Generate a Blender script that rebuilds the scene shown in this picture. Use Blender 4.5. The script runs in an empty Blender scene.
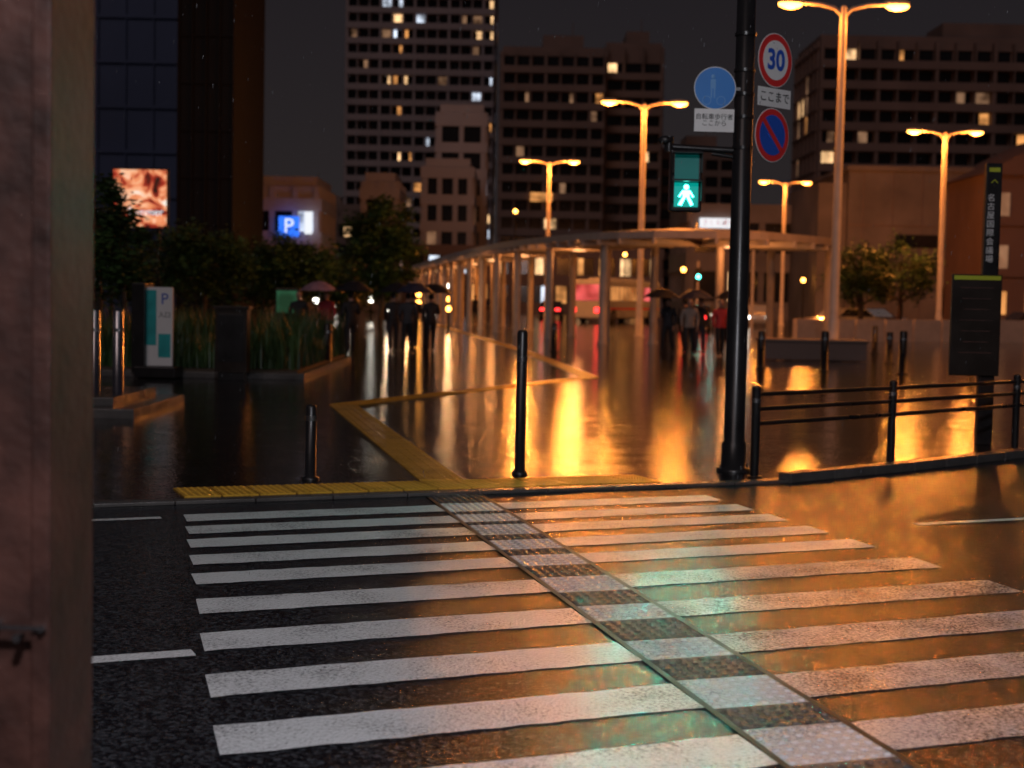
import bpy, bmesh, math, random
from mathutils import Vector, Matrix
R = math.radians
scene = bpy.context.scene
COL = scene.collection

# ------------------------------------------------------------------ materials
def mat_new(name):
    m = bpy.data.materials.new(name); m.use_nodes = True
    nt = m.node_tree
    return m, nt, nt.nodes["Principled BSDF"]

def simple(name, col, rough=.5, metal=0, var=.25, scale=3., bump=0., coat=0., bscale=40.):
    m, nt, b = mat_new(name)
    N, L = nt.nodes, nt.links
    tc = N.new("ShaderNodeTexCoord"); no = N.new("ShaderNodeTexNoise")
    no.inputs["Scale"].default_value = scale; no.inputs["Detail"].default_value = 6
    L.new(tc.outputs["Object"], no.inputs["Vector"])
    cr = N.new("ShaderNodeValToRGB")
    cr.color_ramp.elements[0].position = .3; cr.color_ramp.elements[1].position = .7
    cr.color_ramp.elements[0].color = tuple(c*(1-var) for c in col)+(1,)
    cr.color_ramp.elements[1].color = tuple(min(1, c*(1+var)) for c in col)+(1,)
    L.new(no.outputs["Fac"], cr.inputs["Fac"]); L.new(cr.outputs["Color"], b.inputs["Base Color"])
    mr = N.new("ShaderNodeMapRange"); mr.inputs["To Min"].default_value = max(.03, rough*.75); mr.inputs["To Max"].default_value = min(1, rough*1.25)
    L.new(no.outputs["Fac"], mr.inputs["Value"]); L.new(mr.outputs["Result"], b.inputs["Roughness"])
    b.inputs["Metallic"].default_value = metal
    b.inputs["Coat Weight"].default_value = coat
    b.inputs["Coat Roughness"].default_value = .12
    if bump > 0:
        n2 = N.new("ShaderNodeTexNoise"); n2.inputs["Scale"].default_value = bscale; n2.inputs["Detail"].default_value = 4
        L.new(tc.outputs["Object"], n2.inputs["Vector"])
        bp = N.new("ShaderNodeBump"); bp.inputs["Strength"].default_value = bump; bp.inputs["Distance"].default_value = .01
        L.new(n2.outputs["Fac"], bp.inputs["Height"]); L.new(bp.outputs["Normal"], b.inputs["Normal"])
    return m

def emis(name, col, s, noise=0.):
    m, nt, b = mat_new(name)
    N, L = nt.nodes, nt.links
    b.inputs["Base Color"].default_value = tuple(c*.3 for c in col)+(1,)
    b.inputs["Emission Color"].default_value = col+(1,)
    b.inputs["Emission Strength"].default_value = s
    if noise > 0:
        tc = N.new("ShaderNodeTexCoord"); no = N.new("ShaderNodeTexNoise"); no.inputs["Scale"].default_value = noise
        L.new(tc.outputs["Object"], no.inputs["Vector"])
        mr = N.new("ShaderNodeMapRange"); mr.inputs["From Min"].default_value = .35; mr.inputs["From Max"].default_value = .65
        mr.inputs["To Min"].default_value = s*.2; mr.inputs["To Max"].default_value = s*1.4
        L.new(no.outputs["Fac"], mr.inputs["Value"]); L.new(mr.outputs["Result"], b.inputs["Emission Strength"])
    return m

def wet_ground(name, c0, c1, r_lo, r_hi, grain, b_lo, b_hi, dist, puddle_scale, tiles=None, wave=.0, wscale=9, ior=1.45):
    m, nt, b = mat_new(name)
    N, L = nt.nodes, nt.links
    tc = N.new("ShaderNodeTexCoord")
    big = N.new("ShaderNodeTexNoise"); big.inputs["Scale"].default_value = puddle_scale; big.inputs["Detail"].default_value = 8; big.inputs["Roughness"].default_value = .75
    fine = N.new("ShaderNodeTexVoronoi"); fine.inputs["Scale"].default_value = grain
    fn = N.new("ShaderNodeTexNoise"); fn.inputs["Scale"].default_value = grain*.6; fn.inputs["Detail"].default_value = 5; fn.inputs["Roughness"].default_value = .7
    for n in (big, fine, fn): L.new(tc.outputs["Object"], n.inputs["Vector"])
    sp = N.new("ShaderNodeSeparateColor"); L.new(fine.outputs["Color"], sp.inputs["Color"])
    cr = N.new("ShaderNodeValToRGB"); cr.color_ramp.elements[0].position = .45; cr.color_ramp.elements[1].position = 1.0
    cr.color_ramp.elements[0].color = c0+(1,); cr.color_ramp.elements[1].color = c1+(1,)
    L.new(sp.outputs["Red"], cr.inputs["Fac"])
    col = cr.outputs["Color"]
    rr = N.new("ShaderNodeMapRange"); rr.inputs["From Min"].default_value = .3; rr.inputs["From Max"].default_value = .7
    rr.inputs["To Min"].default_value = r_lo; rr.inputs["To Max"].default_value = r_hi
    L.new(big.outputs["Fac"], rr.inputs["Value"]); L.new(rr.outputs["Result"], b.inputs["Roughness"])
    bs = N.new("ShaderNodeMapRange"); bs.inputs["From Min"].default_value = .35; bs.inputs["From Max"].default_value = .65
    bs.inputs["To Min"].default_value = b_lo; bs.inputs["To Max"].default_value = b_hi
    L.new(big.outputs["Fac"], bs.inputs["Value"])
    ad = N.new("ShaderNodeMath"); ad.operation = 'ADD'
    L.new(fine.outputs["Distance"], ad.inputs[0]); L.new(fn.outputs["Fac"], ad.inputs[1])
    bp = N.new("ShaderNodeBump"); bp.inputs["Distance"].default_value = dist
    L.new(bs.outputs["Result"], bp.inputs["Strength"]); L.new(ad.outputs[0], bp.inputs["Height"])
    last = bp
    if tiles:
        mp = N.new("ShaderNodeMapping"); mp.inputs["Rotation"].default_value = (0, 0, R(-23))
        L.new(tc.outputs["Object"], mp.inputs["Vector"])
        br = N.new("ShaderNodeTexBrick"); br.inputs["Scale"].default_value = 1.0
        br.inputs["Brick Width"].default_value = tiles[0]; br.inputs["Row Height"].default_value = tiles[1]
        br.inputs["Mortar Size"].default_value = .008; br.inputs["Mortar Smooth"].default_value = .3
        br.inputs["Color1"].default_value = (.6, .6, .6, 1); br.inputs["Color2"].default_value = (1.4, 1.3, 1.2, 1); br.inputs["Mortar"].default_value = (.35, .35, .35, 1)
        L.new(mp.outputs["Vector"], br.inputs["Vector"])
        mx = N.new("ShaderNodeMix"); mx.data_type = 'RGBA'; mx.blend_type = 'MULTIPLY'; mx.inputs["Factor"].default_value = 1
        L.new(col, mx.inputs["A"]); L.new(br.outputs["Color"], mx.inputs["B"]); col = mx.outputs["Result"]
        b2 = N.new("ShaderNodeBump"); b2.invert = True; b2.inputs["Strength"].default_value = .6; b2.inputs["Distance"].default_value = .005
        L.new(br.outputs["Fac"], b2.inputs["Height"]); L.new(bp.outputs["Normal"], b2.inputs["Normal"]); last = b2
    if wave > 0:
        wn = N.new("ShaderNodeTexNoise"); wn.inputs["Scale"].default_value = wscale; wn.inputs["Detail"].default_value = 3
        L.new(tc.outputs["Object"], wn.inputs["Vector"])
        b3 = N.new("ShaderNodeBump"); b3.inputs["Strength"].default_value = wave; b3.inputs["Distance"].default_value = .02
        L.new(wn.outputs["Fac"], b3.inputs["Height"]); L.new(last.outputs["Normal"], b3.inputs["Normal"]); last = b3
    L.new(col, b.inputs["Base Color"]); L.new(last.outputs["Normal"], b.inputs["Normal"])
    b.inputs["IOR"].default_value = ior
    return m

def paint_wet(name, col, wear=.35, p0=.56, p1=.72, coat=.6):
    m, nt, b = mat_new(name); N, L = nt.nodes, nt.links
    tc = N.new("ShaderNodeTexCoord")
    n1 = N.new("ShaderNodeTexNoise"); n1.inputs["Scale"].default_value = 60; n1.inputs["Detail"].default_value = 6; n1.inputs["Roughness"].default_value = .75
    n2 = N.new("ShaderNodeTexNoise"); n2.inputs["Scale"].default_value = 2.2; n2.inputs["Detail"].default_value = 5
    for n in (n1, n2): L.new(tc.outputs["Object"], n.inputs["Vector"])
    ad = N.new("ShaderNodeMath"); ad.operation = 'MULTIPLY_ADD'; ad.inputs[1].default_value = .45
    L.new(n2.outputs["Fac"], ad.inputs[0]); L.new(n1.outputs["Fac"], ad.inputs[2])
    cr = N.new("ShaderNodeValToRGB"); cr.color_ramp.elements[0].position = p0; cr.color_ramp.elements[1].position = p1
    cr.color_ramp.elements[0].color = tuple(c*wear for c in col)+(1,); cr.color_ramp.elements[1].color = col+(1,)
    L.new(ad.outputs[0], cr.inputs["Fac"]); L.new(cr.outputs["Color"], b.inputs["Base Color"])
    b.inputs["Roughness"].default_value = .24; b.inputs["IOR"].default_value = 1.36
    b.inputs["Coat Weight"].default_value = coat; b.inputs["Coat Roughness"].default_value = .11; b.inputs["Coat IOR"].default_value = 1.33
    bp = N.new("ShaderNodeBump"); bp.inputs["Strength"].default_value = .7; bp.inputs["Distance"].default_value = .004
    v = N.new("ShaderNodeTexVoronoi"); v.inputs["Scale"].default_value = 60; L.new(tc.outputs["Object"], v.inputs["Vector"])
    L.new(v.outputs["Distance"], bp.inputs["Height"]); L.new(bp.outputs["Normal"], b.inputs["Normal"]); L.new(bp.outputs["Normal"], b.inputs["Coat Normal"])
    return m

M = {}
M['asphalt'] = wet_ground("wet_asphalt", (.004, .004, .006), (.060, .064, .074), .08, .18, 62, .3, .85, .0042, 22, ior=1.35)
M['plaza'] = wet_ground("wet_paving", (.006, .006, .007), (.022, .021, .021), .04, .11, 50, .05, .5, .0025, 1.6, tiles=(.6, .3), wave=.17, wscale=15, ior=1.5)
M['ground'] = simple("ground_far", (.03, .028, .027), .4, bump=.3)
M['white'] = paint_wet("road_paint", (.80, .80, .82), .28, coat=.4)
M['worn'] = paint_wet("road_paint_worn", (.62, .62, .64), .10, .60, .80, coat=.4)
M['kerb'] = simple("kerb_stone", (.09, .085, .082), .25, bump=.5)
M['tact'] = paint_wet("tactile_yellow", (.68, .38, .045), .55, coat=0)
M['tgrey'] = simple("escort_grey", (.06, .06, .065), .2, var=.7, bump=.6, bscale=90, scale=25)
M['twhite'] = paint_wet("escort_white", (.60, .61, .63), .35, coat=.4)
M['dark'] = simple("dark_paint", (.018, .017, .018), .3, metal=.2)
M['brownp'] = simple("dark_brown_paint", (.03, .022, .018), .3, metal=.3)
M['steel'] = simple("stainless_steel", (.5, .5, .52), .25, metal=1, var=.1)
M['lamp_pole'] = simple("lamp_pole_paint", (.6, .52, .45), .4, metal=.0, var=.1)
M['rust'] = simple("weathered_steel", (.058, .021, .015), .6, metal=.0, var=.75, scale=5, bump=.5, bscale=25)
M['signwhite'] = simple("sign_white", (.75, .75, .75), .4, var=.03)
M['signred'] = simple("sign_red", (.65, .03, .03), .4, var=.05)
M['signblue'] = simple("sign_blue", (.02, .09, .5), .4, var=.05)
M['signcyan'] = simple("sign_light_blue", (.02, .2, .62), .4, var=.05)
M['signpale'] = simple("sign_pale_blue", (.12, .33, .68), .4, var=.05)
M['black'] = simple("sign_black", (.01, .01, .01), .5)
M['limeg'] = simple("sign_lime", (.45, .5, .03), .4, var=.05)
M['sodium'] = emis("sodium_lens", (1, .38, .06), 14)
M['teal'] = emis("signal_green", (.08, 1, .78), 14)
M['teald'] = emis("signal_lens_glow", (0, .55, .50), .05)  # unlit upper lens; its teal reflection is put in as faint emission
M['tealg'] = emis("signal_lens_lit", (0, .65, .55), .45)
M['tealp'] = simple("teal_print", (.02, .35, .36), .5)
M['warm'] = emis("lit_warm", (1, .60, .28), 1.3, .5)
M['warm2'] = emis("lit_amber", (1, .42, .12), .8, .4)
M['dim'] = emis("lit_dim", (1, .55, .30), .20, .4)
M['cool'] = emis("lit_cool", (.75, .85, 1), 1.1, .5)
M['red'] = emis("red_light", (1, .03, .03), 5)
M['pink'] = emis("pink_light", (1, .16, .16), .7, .6)
M['head'] = emis("headlight", (1, .93, .8), 10)
M['psign'] = emis("parking_blue", (.03, .18, 1), 1.2)
M['wsign'] = emis("white_sign_light", (.9, .95, 1), 1.0)
M['greenl'] = emis("green_light", (.2, 1, .5), .07, 1.)
M['glass'] = simple("dark_glass", (.015, .016, .02), .12, var=.2)
M['wallA'] = simple("wall_brown", (.23, .16, .14), .7, var=.2, scale=.15)
M['wallB'] = simple("wall_grey_concrete", (.20, .165, .15), .7, var=.35, scale=.25)
M['wallC'] = simple("wall_white", (.5, .46, .47), .7, var=.1, scale=.2)
M['wallD'] = simple("wall_tower", (.36, .31, .33), .7, var=.12, scale=.15)
M['wallN'] = simple("wall_navy_glass", (.05, .08, .18), .5, var=.2, scale=.1)
M['wallK'] = simple("wall_black", (.004, .004, .006), .9, var=.2, scale=.1)
M['wallO'] = simple("wall_terracotta", (.20, .12, .10), .7, var=.15, scale=.2)
M['bark'] = simple("bark", (.06, .045, .03), .8, bump=.6)
M['canopy'] = simple("canopy_steel", (.55, .46, .40), .45, var=.1)
M['tyre'] = simple("tyre", (.015, .015, .015), .8)
M['bodyw'] = simple("vehicle_white", (.45, .45, .45), .25, var=.03, coat=1)
M['bodyd'] = simple("vehicle_dark", (.03, .03, .04), .25, var=.03, coat=1)
M['skin'] = simple("skin", (.5, .3, .22), .5, var=.08)
M['hair'] = simple("hair", (.015, .012, .01), .6)
M['drop'] = simple("raindrop", (.16, .165, .18), .2, var=.02)

def leafmat(name, c):
    m, nt, b = mat_new(name); N, L = nt.nodes, nt.links
    tc = N.new("ShaderNodeTexCoord"); no = N.new("ShaderNodeTexNoise"); no.inputs["Scale"].default_value = 1.3
    L.new(tc.outputs["Object"], no.inputs["Vector"])
    cr = N.new("ShaderNodeValToRGB"); cr.color_ramp.elements[0].position = .35; cr.color_ramp.elements[1].position = .65
    cr.color_ramp.elements[0].color = tuple(x*.45 for x in c)+(1,); cr.color_ramp.elements[1].color = tuple(x*1.4 for x in c)+(1,)
    L.new(no.outputs["Fac"], cr.inputs["Fac"]); L.new(cr.outputs["Color"], b.inputs["Base Color"])
    b.inputs["Roughness"].default_value = .45
    return m
M['leaf'] = leafmat("leaves", (.06, .12, .035))
M['grass'] = leafmat("grass_blades", (.05, .10, .03))

# ------------------------------------------------------------------ mesh builder
class MB:
    def __init__(s): s.v = []; s.f = []; s.m = []; s.mats = []; s.sm = []
    def mi(s, k):
        if k not in s.mats: s.mats.append(k)
        return s.mats.index(k)
    def add(s, vs, fs, k, smooth=False):
        o = len(s.v); s.v += [tuple(v) for v in vs]; i = s.mi(k)
        for f in fs: s.f.append(tuple(o+j for j in f)); s.m.append(i); s.sm.append(smooth)
    def box(s, c, d, k, rot=None):
        x, y, z = d[0]/2, d[1]/2, d[2]/2
        vs = [Vector(p) for p in [(-x,-y,-z),(x,-y,-z),(x,y,-z),(-x,y,-z),(-x,-y,z),(x,-y,z),(x,y,z),(-x,y,z)]]
        if rot is not None:
            if not isinstance(rot, Matrix): rot = Matrix.Rotation(rot, 3, 'Z')
            vs = [rot @ v for v in vs]
        c = Vector(c)
        s.add([v+c for v in vs], [(0,3,2,1),(4,5,6,7),(0,1,5,4),(1,2,6,5),(2,3,7,6),(3,0,4,7)], k)
    def quad(s, a, b, c, d, k): s.add([a, b, c, d], [(0,1,2,3)], k)
    def cyl(s, p0, p1, r0, r1, k, n=14, caps=True, smooth=True):
        p0, p1 = Vector(p0), Vector(p1); d = (p1-p0)
        q = d.to_track_quat('Z', 'Y').to_matrix()
        vs = []
        for p, r in ((p0, r0), (p1, r1)):
            for i in range(n):
                a = 2*math.pi*i/n; vs.append(p + q @ Vector((math.cos(a)*r, math.sin(a)*r, 0)))
        s.add(vs, [(i, (i+1) % n, n+(i+1) % n, n+i) for i in range(n)], k, smooth)
        if caps: s.add(vs, [tuple(range(n-1, -1, -1)), tuple(range(n, 2*n))], k)
    def lathe(s, prof, k, n=16, c=(0, 0, 0)):
        vs = []
        for r, z in prof:
            for i in range(n):
                a = 2*math.pi*i/n; vs.append((c[0]+math.cos(a)*r, c[1]+math.sin(a)*r, c[2]+z))
        fs = []
        for j in range(len(prof)-1):
            for i in range(n): fs.append((j*n+i, j*n+(i+1) % n, (j+1)*n+(i+1) % n, (j+1)*n+i))
        s.add(vs, fs, k, True)
    def ell(s, c, r, k, n=12, m=8, rot=None):
        vs = []; fs = []
        for j in range(m+1):
            t = math.pi*j/m
            for i in range(n):
                a = 2*math.pi*i/n
                v = Vector((math.cos(a)*math.sin(t)*r[0], math.sin(a)*math.sin(t)*r[1], math.cos(t)*r[2]))
                if rot: v = rot @ v
                vs.append(v+Vector(c))
        for j in range(m):
            for i in range(n): fs.append((j*n+i, (j+1)*n+i, (j+1)*n+(i+1) % n, j*n+(i+1) % n))
        s.add(vs, fs, k, True)
    def build(s, name, parent=None, loc=(0, 0, 0), rz=0, bevel=0):
        me = bpy.data.meshes.new(name); me.from_pydata(s.v, [], s.f)
        for k in s.mats: me.materials.append(M[k])
        me.polygons.foreach_set("material_index", s.m); me.polygons.foreach_set("use_smooth", s.sm); me.update()
        o = bpy.data.objects.new(name, me); COL.objects.link(o)
        o.location = loc; o.rotation_euler = (0, 0, rz)
        if parent: o.parent = parent
        if bevel:
            b = o.modifiers.new("bevel", 'BEVEL'); b.width = bevel; b.segments = 2; b.limit_method = 'ANGLE'
        return o

def empty(name, loc=(0, 0, 0), rz=0):
    e = bpy.data.objects.new(name, None); COL.objects.link(e); e.location = loc; e.rotation_euler = (0, 0, rz); e.empty_display_size = .3
    return e

def text(body, size, k, parent, loc, rot=(R(90), 0, 0), name="lettering"):
    cu = bpy.data.curves.new(name, 'FONT'); cu.body = body; cu.size = size; cu.align_x = 'CENTER'; cu.align_y = 'CENTER'; cu.extrude = .001
    cu.materials.append(M[k]); o = bpy.data.objects.new(name, cu); COL.objects.link(o); o.parent = parent; o.location = loc; o.rotation_euler = rot
    return o

def plight(name, loc, col, power, r, parent=None):
    l = bpy.data.lights.new(name, 'POINT'); l.color = col; l.energy = power; l.shadow_soft_size = r
    o = bpy.data.objects.new(name, l); COL.objects.link(o); o.location = loc
    if parent: o.parent = parent
    return o

# ------------------------------------------------------------------ ground, road, plaza
SL = .418
g = MB(); g.quad((-900, -200, -.012), (900, -200, -.012), (900, 1500, -.012), (-900, 1500, -.012), 'ground'); g.build("ground")
kerb = [(-60, -12.2), (-30, .36), (-12, 7.9), (-2.68, 11.8), (1.5, 13.55), (2.6, 14.05), (4.1, 15.3), (5.9, 17.0), (9, 20.2), (14, 25), (40, 46), (90, 80)]
def strip(name, pts, mat, z, yfar):
    vs = [(x, y, z) for x, y in pts]+[(x, yfar, z) for x, y in reversed(pts)]
    b = MB(); n = len(pts)
    b.add(vs, [(i, i+1, 2*n-2-i, 2*n-1-i) for i in range(n-1)], mat); return b.build(name)
strip("road", kerb, 'asphalt', 0, -40).data.flip_normals()
pl = [(x, y+.16) for x, y in kerb]
strip("plaza_pavement", pl, 'plaza', .022, 170)
b = MB()   # kerb stones
for (x0, y0), (x1, y1) in zip(kerb[:-1], kerb[1:]):
    seg = math.hypot(x1-x0, y1-y0); n = max(1, int(seg/.6)); 
    for i in range(n):
        t0, t1 = i/n, (i+1)/n
        ax, ay, bx, by = x0+(x1-x0)*t0, y0+(y1-y0)*t0, x0+(x1-x0)*t1, y0+(y1-y0)*t1
        hgt = .03 if ax < 2.3 else .09
        ang = math.atan2(by-ay, bx-ax)
        b.box(((ax+bx)/2, (ay+by)/2+.085, hgt/2), (math.hypot(bx-ax, by-ay)-.008, .155, hgt), 'kerb', ang)
b.build("kerb", bevel=.006)

# crosswalk
def xl(y): return -1.093-.2395*(y-5.586)
def sl(y): return 1.033-.24*(y-5.46)
SW = .46
def xr(y): return 3.02-.33*(y-9.09)
ys = [4.1, 4.83, 5.586, 6.375, 7.18, 7.99, 8.76, 9.38, 10.0, 10.56, 11.13]
cw = MB(); esc = MB()
random.seed(4)
def line_y(yc, xleft, x): return yc+SL*(x-xleft)
spans = []
for yc in ys:
    x0 = xl(yc)
    t = .185 if yc < 8.5 else .165
    def solve(fn, off=0):
        x = x0
        for _ in range(20): x = fn(line_y(yc, x0, x))+off
        return x
    xa, xb, xc = solve(sl)-.03, solve(sl, SW)+.03, solve(xr)
    for a, c in ((x0, xa), (xb, xc)):
        n = max(2, int((c-a)/.09)); vs = []; fs = []
        for i in range(n+1):
            x = a+(c-a)*i/n; y = line_y(yc, x0, x)
            vs += [(x+.05, y-t+random.uniform(-.009, .009), .004), (x-.05, y+t+random.uniform(-.009, .009), .004)]
        for i in range(n): fs.append((2*i, 2*i+2, 2*i+3, 2*i+1))
        cw.add(vs, fs, 'worn' if (a > x0+.1 and yc < 8.2) else 'white')
    spans.append(line_y(yc, x0, (xa+xb)/2))
cw.build("crosswalk")
# escort zone (tactile strip over the crosswalk)
y = 4.0
while y < 12.75:
    inw = min(abs(y+.03-s) for s in spans) < .20
    k = 'twhite' if inw else 'tgrey'
    xa = sl(y)
    y1 = y+.075
    esc.add([(xa, y-.1, .005), (xa+SW, y-.1+SL*SW*.8, .005), (sl(y1)+SW, y1-.1+SL*SW*.8, .005), (sl(y1), y1-.1, .005)], [(0, 1, 2, 3)], k)
    for i in range(8):
        x = xa+.04+i*(SW-.08)/7; yy = y-.065+SL*(x-xa)*.8
        esc.cyl((x, yy, .005), (x, yy, .012), .019, .012, k, 8)
    y = y1
for off in (-.016, SW+.016):
    a = (sl(3.9)+off, 3.9); c = (sl(12.8)+off, 12.8)
    esc.add([(a[0]-.016, a[1], .007), (a[0]+.016, a[1], .007), (c[0]+.016, c[1], .007), (c[0]-.016, c[1], .007)], [(0, 1, 2, 3)], 'black')
esc.build("tactile_crossing_strip")

def band(name, pts, w, z, k):
    b = MB(); n = len(pts); vs = []
    for i, (x, y) in enumerate(pts):
        p = Vector(pts[max(0, i-1)]); q = Vector(pts[min(n-1, i+1)]); d = (q-p).normalized(); nn = Vector((-d.y, d.x))*w/2
        vs += [(x+nn.x, y+nn.y, z), (x-nn.x, y-nn.y, z)]
    b.add(vs, [(2*i, 2*i+1, 2*i+3, 2*i+2) for i in range(n-1)], k); return b.build(name)
band("road_line", [(-9, 8.5), (-2.6, 11.12)], .10, .004, 'white')
band("road_line", [(3.15, 11.55), (4.3, 12.05)], .10, .004, 'white')
band("road_line", [(4.9, 12.3), (14, 16.3)], .10, .004, 'white')
band("stop_line", [(-7, 4.65), (-1.47, 6.96)], .13, .004, 'white')

# tactile paving on plaza
def tactile(pts, w, z=.026, domes=True):
    b = MB()
    for (x0, y0), (x1, y1) in zip(pts[:-1], pts[1:]):
        L_ = math.hypot(x1-x0, y1-y0); ang = math.atan2(y1-y0, x1-x0); n = max(1, int(L_/.3))
        dx, dy = (x1-x0)/n, (y1-y0)/n; nx, ny = -math.sin(ang), math.cos(ang)
        rows = max(1, round(w/.3))
        for i in range(n):
            for r in range(rows):
                o = (r-(rows-1)/2)*w/rows
                cx, cy = x0+dx*(i+.5)+nx*o, y0+dy*(i+.5)+ny*o
                b.box((cx, cy, z), (L_/n-.014, w/rows-.014, .012), 'tact', ang)
                if domes and cy < 26:
                    if domes == 'dots':
                        for a in range(5):
                            for c in range(5):
                                ux, uy = (a-2)*.056, (c-2)*.056
                                b.cyl((cx+ux*math.cos(ang)-uy*math.sin(ang), cy+ux*math.sin(ang)+uy*math.cos(ang), z+.006), (cx+ux*math.cos(ang)-uy*math.sin(ang), cy+ux*math.sin(ang)+uy*math.cos(ang), z+.011), .014, .009, 'tact', 6)
                    else:
                        for c in range(4):
                            uy = (c-1.5)*w/rows/4.3
                            b.box((cx-uy*math.sin(ang), cy+uy*math.cos(ang), z+.008), (L_/n-.03, .018, .007), 'tact', ang)
    return b.build("tactile_paving")
tactile([(-2.75, 12.35), (1.3, 14.0)], .56, domes='dots')
tactile([(-.62, 13.55), (-2.55, 22.6), (1.67, 32.0), (.55, 45), (-1.2, 60), (-6, 100)], .42, domes='bars')

# ------------------------------------------------------------------ street lamps
def street_lamp(x, y, h=10.5, power=900, yaw=0):
    e = empty("street_lamp", (x, y, 0.02), yaw)
    b = MB()
    b.lathe([(.24, 0), (.24, .05), (.17, .08), (.17, 1.2), (.145, 1.25), (.105, h-.4), (.095, h-.05), (.0, h)], 'lamp_pole')
    for s in (-1, 1):
        pts = [(0, h-.35), (s*.25, h-.1), (s*.7, h+.02), (s*1.25, h+.05)]
        for p, q in zip(pts[:-1], pts[1:]): b.cyl((p[0], 0, p[1]), (q[0], 0, q[1]), .06, .055, 'lamp_pole', 10)
    b.build("pole", e)
    for s in (-1, 1):
        hd = MB(); hd.ell((s*1.55, 0, h+.08), (.42, .16, .10), 'lamp_pole', 14, 8); hd.build("lamp_housing", e)
        ln = MB(); ln.ell((s*1.58, 0, h+.0), (.36, .15, .14), 'sodium', 14, 8); ln.build("lamp_lens", e)
        plight("lamp_bulb", (s*1.58, 0, h-.30), (1, .29, .045), power, .16, e)
for x, y, p in ((9.6, 45, 620), (5.7, 68, 1500), (2.15, 98, 2200), (21.8, 77, 1900), (19.8, 111, 1800)):
    street_lamp(x, y, power=p)
street_lamp(19.5, 43, power=900)  # added lamp out of view, brightens the right side of the plaza

# assumed pale lamp out of view behind the viewpoint, added to light the crosswalk
e = empty("assumed_crossing_lamp", (1.6, -4.2, 0))
b = MB(); b.lathe([(.16, 0), (.1, .1), (.08, 7.7), (.0, 7.75)], 'lamp_pole'); b.cyl((0, 0, 7.6), (-.6, 1.4, 8.2), .05, .04, 'lamp_pole'); b.ell((-.7, 1.7, 8.25), (.2, .4, .08), 'lamp_pole', rot=Matrix.Rotation(.35, 3, 'Z')); b.build("pole", e)
plight("lamp_bulb", (-.7, 1.7, 8.0), (.93, .93, 1), 2800, .25, e)  # light of the assumed lamp, brightens the stripes

# ------------------------------------------------------------------ signal pole + signs
PX, PY = 2.21, 14.8
b = MB()
b.lathe([(.17, 0), (.17, .03), (.125, .04), (.125, .28), (.105, .30), (.105, 1.6), (.10, 1.62), (.09, 5.4), (.0, 5.45)], 'dark', 20, (0, 0, .02))
for a in range(4): b.cyl((.145*math.cos(a*1.57+.4), .145*math.sin(a*1.57+.4), .04), (.145*math.cos(a*1.57+.4), .145*math.sin(a*1.57+.4), .09), .014, .014, 'steel', 6)
b.cyl((0, 0, 3.17), (-.72, 0, 3.2), .035, .03, 'dark'); b.cyl((0, 0, 3.10), (-.3, 0, 3.14), .02, .02, 'dark')
b.cyl((-.72, 0, 3.15), (-.72, 0, 3.30), .045, .045, 'dark'); b.ell((-.76, -.02, 3.26), (.07, .05, .045), 'dark')
for z in (4.3, 3.95, 3.5, 3.2, 3.72): b.lathe([(.105, -.015), (.105, .015)], 'dark', 16, (0, 0, z))
b.build("signal_pole", loc=(PX, PY, 0))

e = empty("pedestrian_signal", (PX-.56, PY-.06, 2.86), R(3))
b = MB(); b.box((0, 0, 0), (.31, .16, .60), 'dark'); b.box((0, .1, .2), (.06, .1, .2), 'dark'); b.build("housing", e, bevel=.02)
for z, k in ((.135, 'teald'), (-.135, 'tealg')):
    l = MB(); l.box((0, -.083, z), (.235, .006, .235), k); l.build("lens", e)
    v = MB(); v.box((0, -.15, z+.127), (.28, .14, .008), 'dark'); v.box((-.137, -.13, z+.03), (.008, .1, .18), 'dark'); v.box((.137, -.13, z+.03), (.008, .1, .18), 'dark'); v.build("visor", e)
w = MB(); F = -.0885
def poly(bm, pts, k, y=F): bm.add([(p[0], y, p[1]-.01) for p in pts], [tuple(range(len(pts)))], k)
w.add([(math.cos(a*math.pi/6)*.026, F, -.062+math.sin(a*math.pi/6)*.026) for a in range(12)], [tuple(range(12))], 'teal')
poly(w, [(-.032, -.145), (.032, -.145), (.040, -.083), (-.040, -.083)], 'teal')
poly(w, [(-.040, -.086), (-.022, -.086), (-.06, -.15), (-.078, -.145)], 'teal', F-.0005)
poly(w, [(.040, -.086), (.022, -.086), (.06, -.15), (.078, -.145)], 'teal', F-.0005)
poly(w, [(-.032, -.143), (.0, -.143), (-.045, -.23), (-.078, -.222)], 'teal', F-.0003)
poly(w, [(.0, -.143), (.032, -.143), (.07, -.218), (.045, -.232)], 'teal', F-.0006)
w.build("walking_figure", e)
sp = bpy.data.lights.new("signal_lamp", 'SPOT'); sp.energy = 120; sp.color = (.01, 1, .82); sp.spot_size = R(130); sp.spot_blend = .6; sp.shadow_soft_size = .06
so_ = bpy.data.objects.new("signal_lamp", sp); COL.objects.link(so_); so_.parent = e; so_.location = (0, -.17, -.14); so_.rotation_euler = (R(-72), 0, 0)

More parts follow.
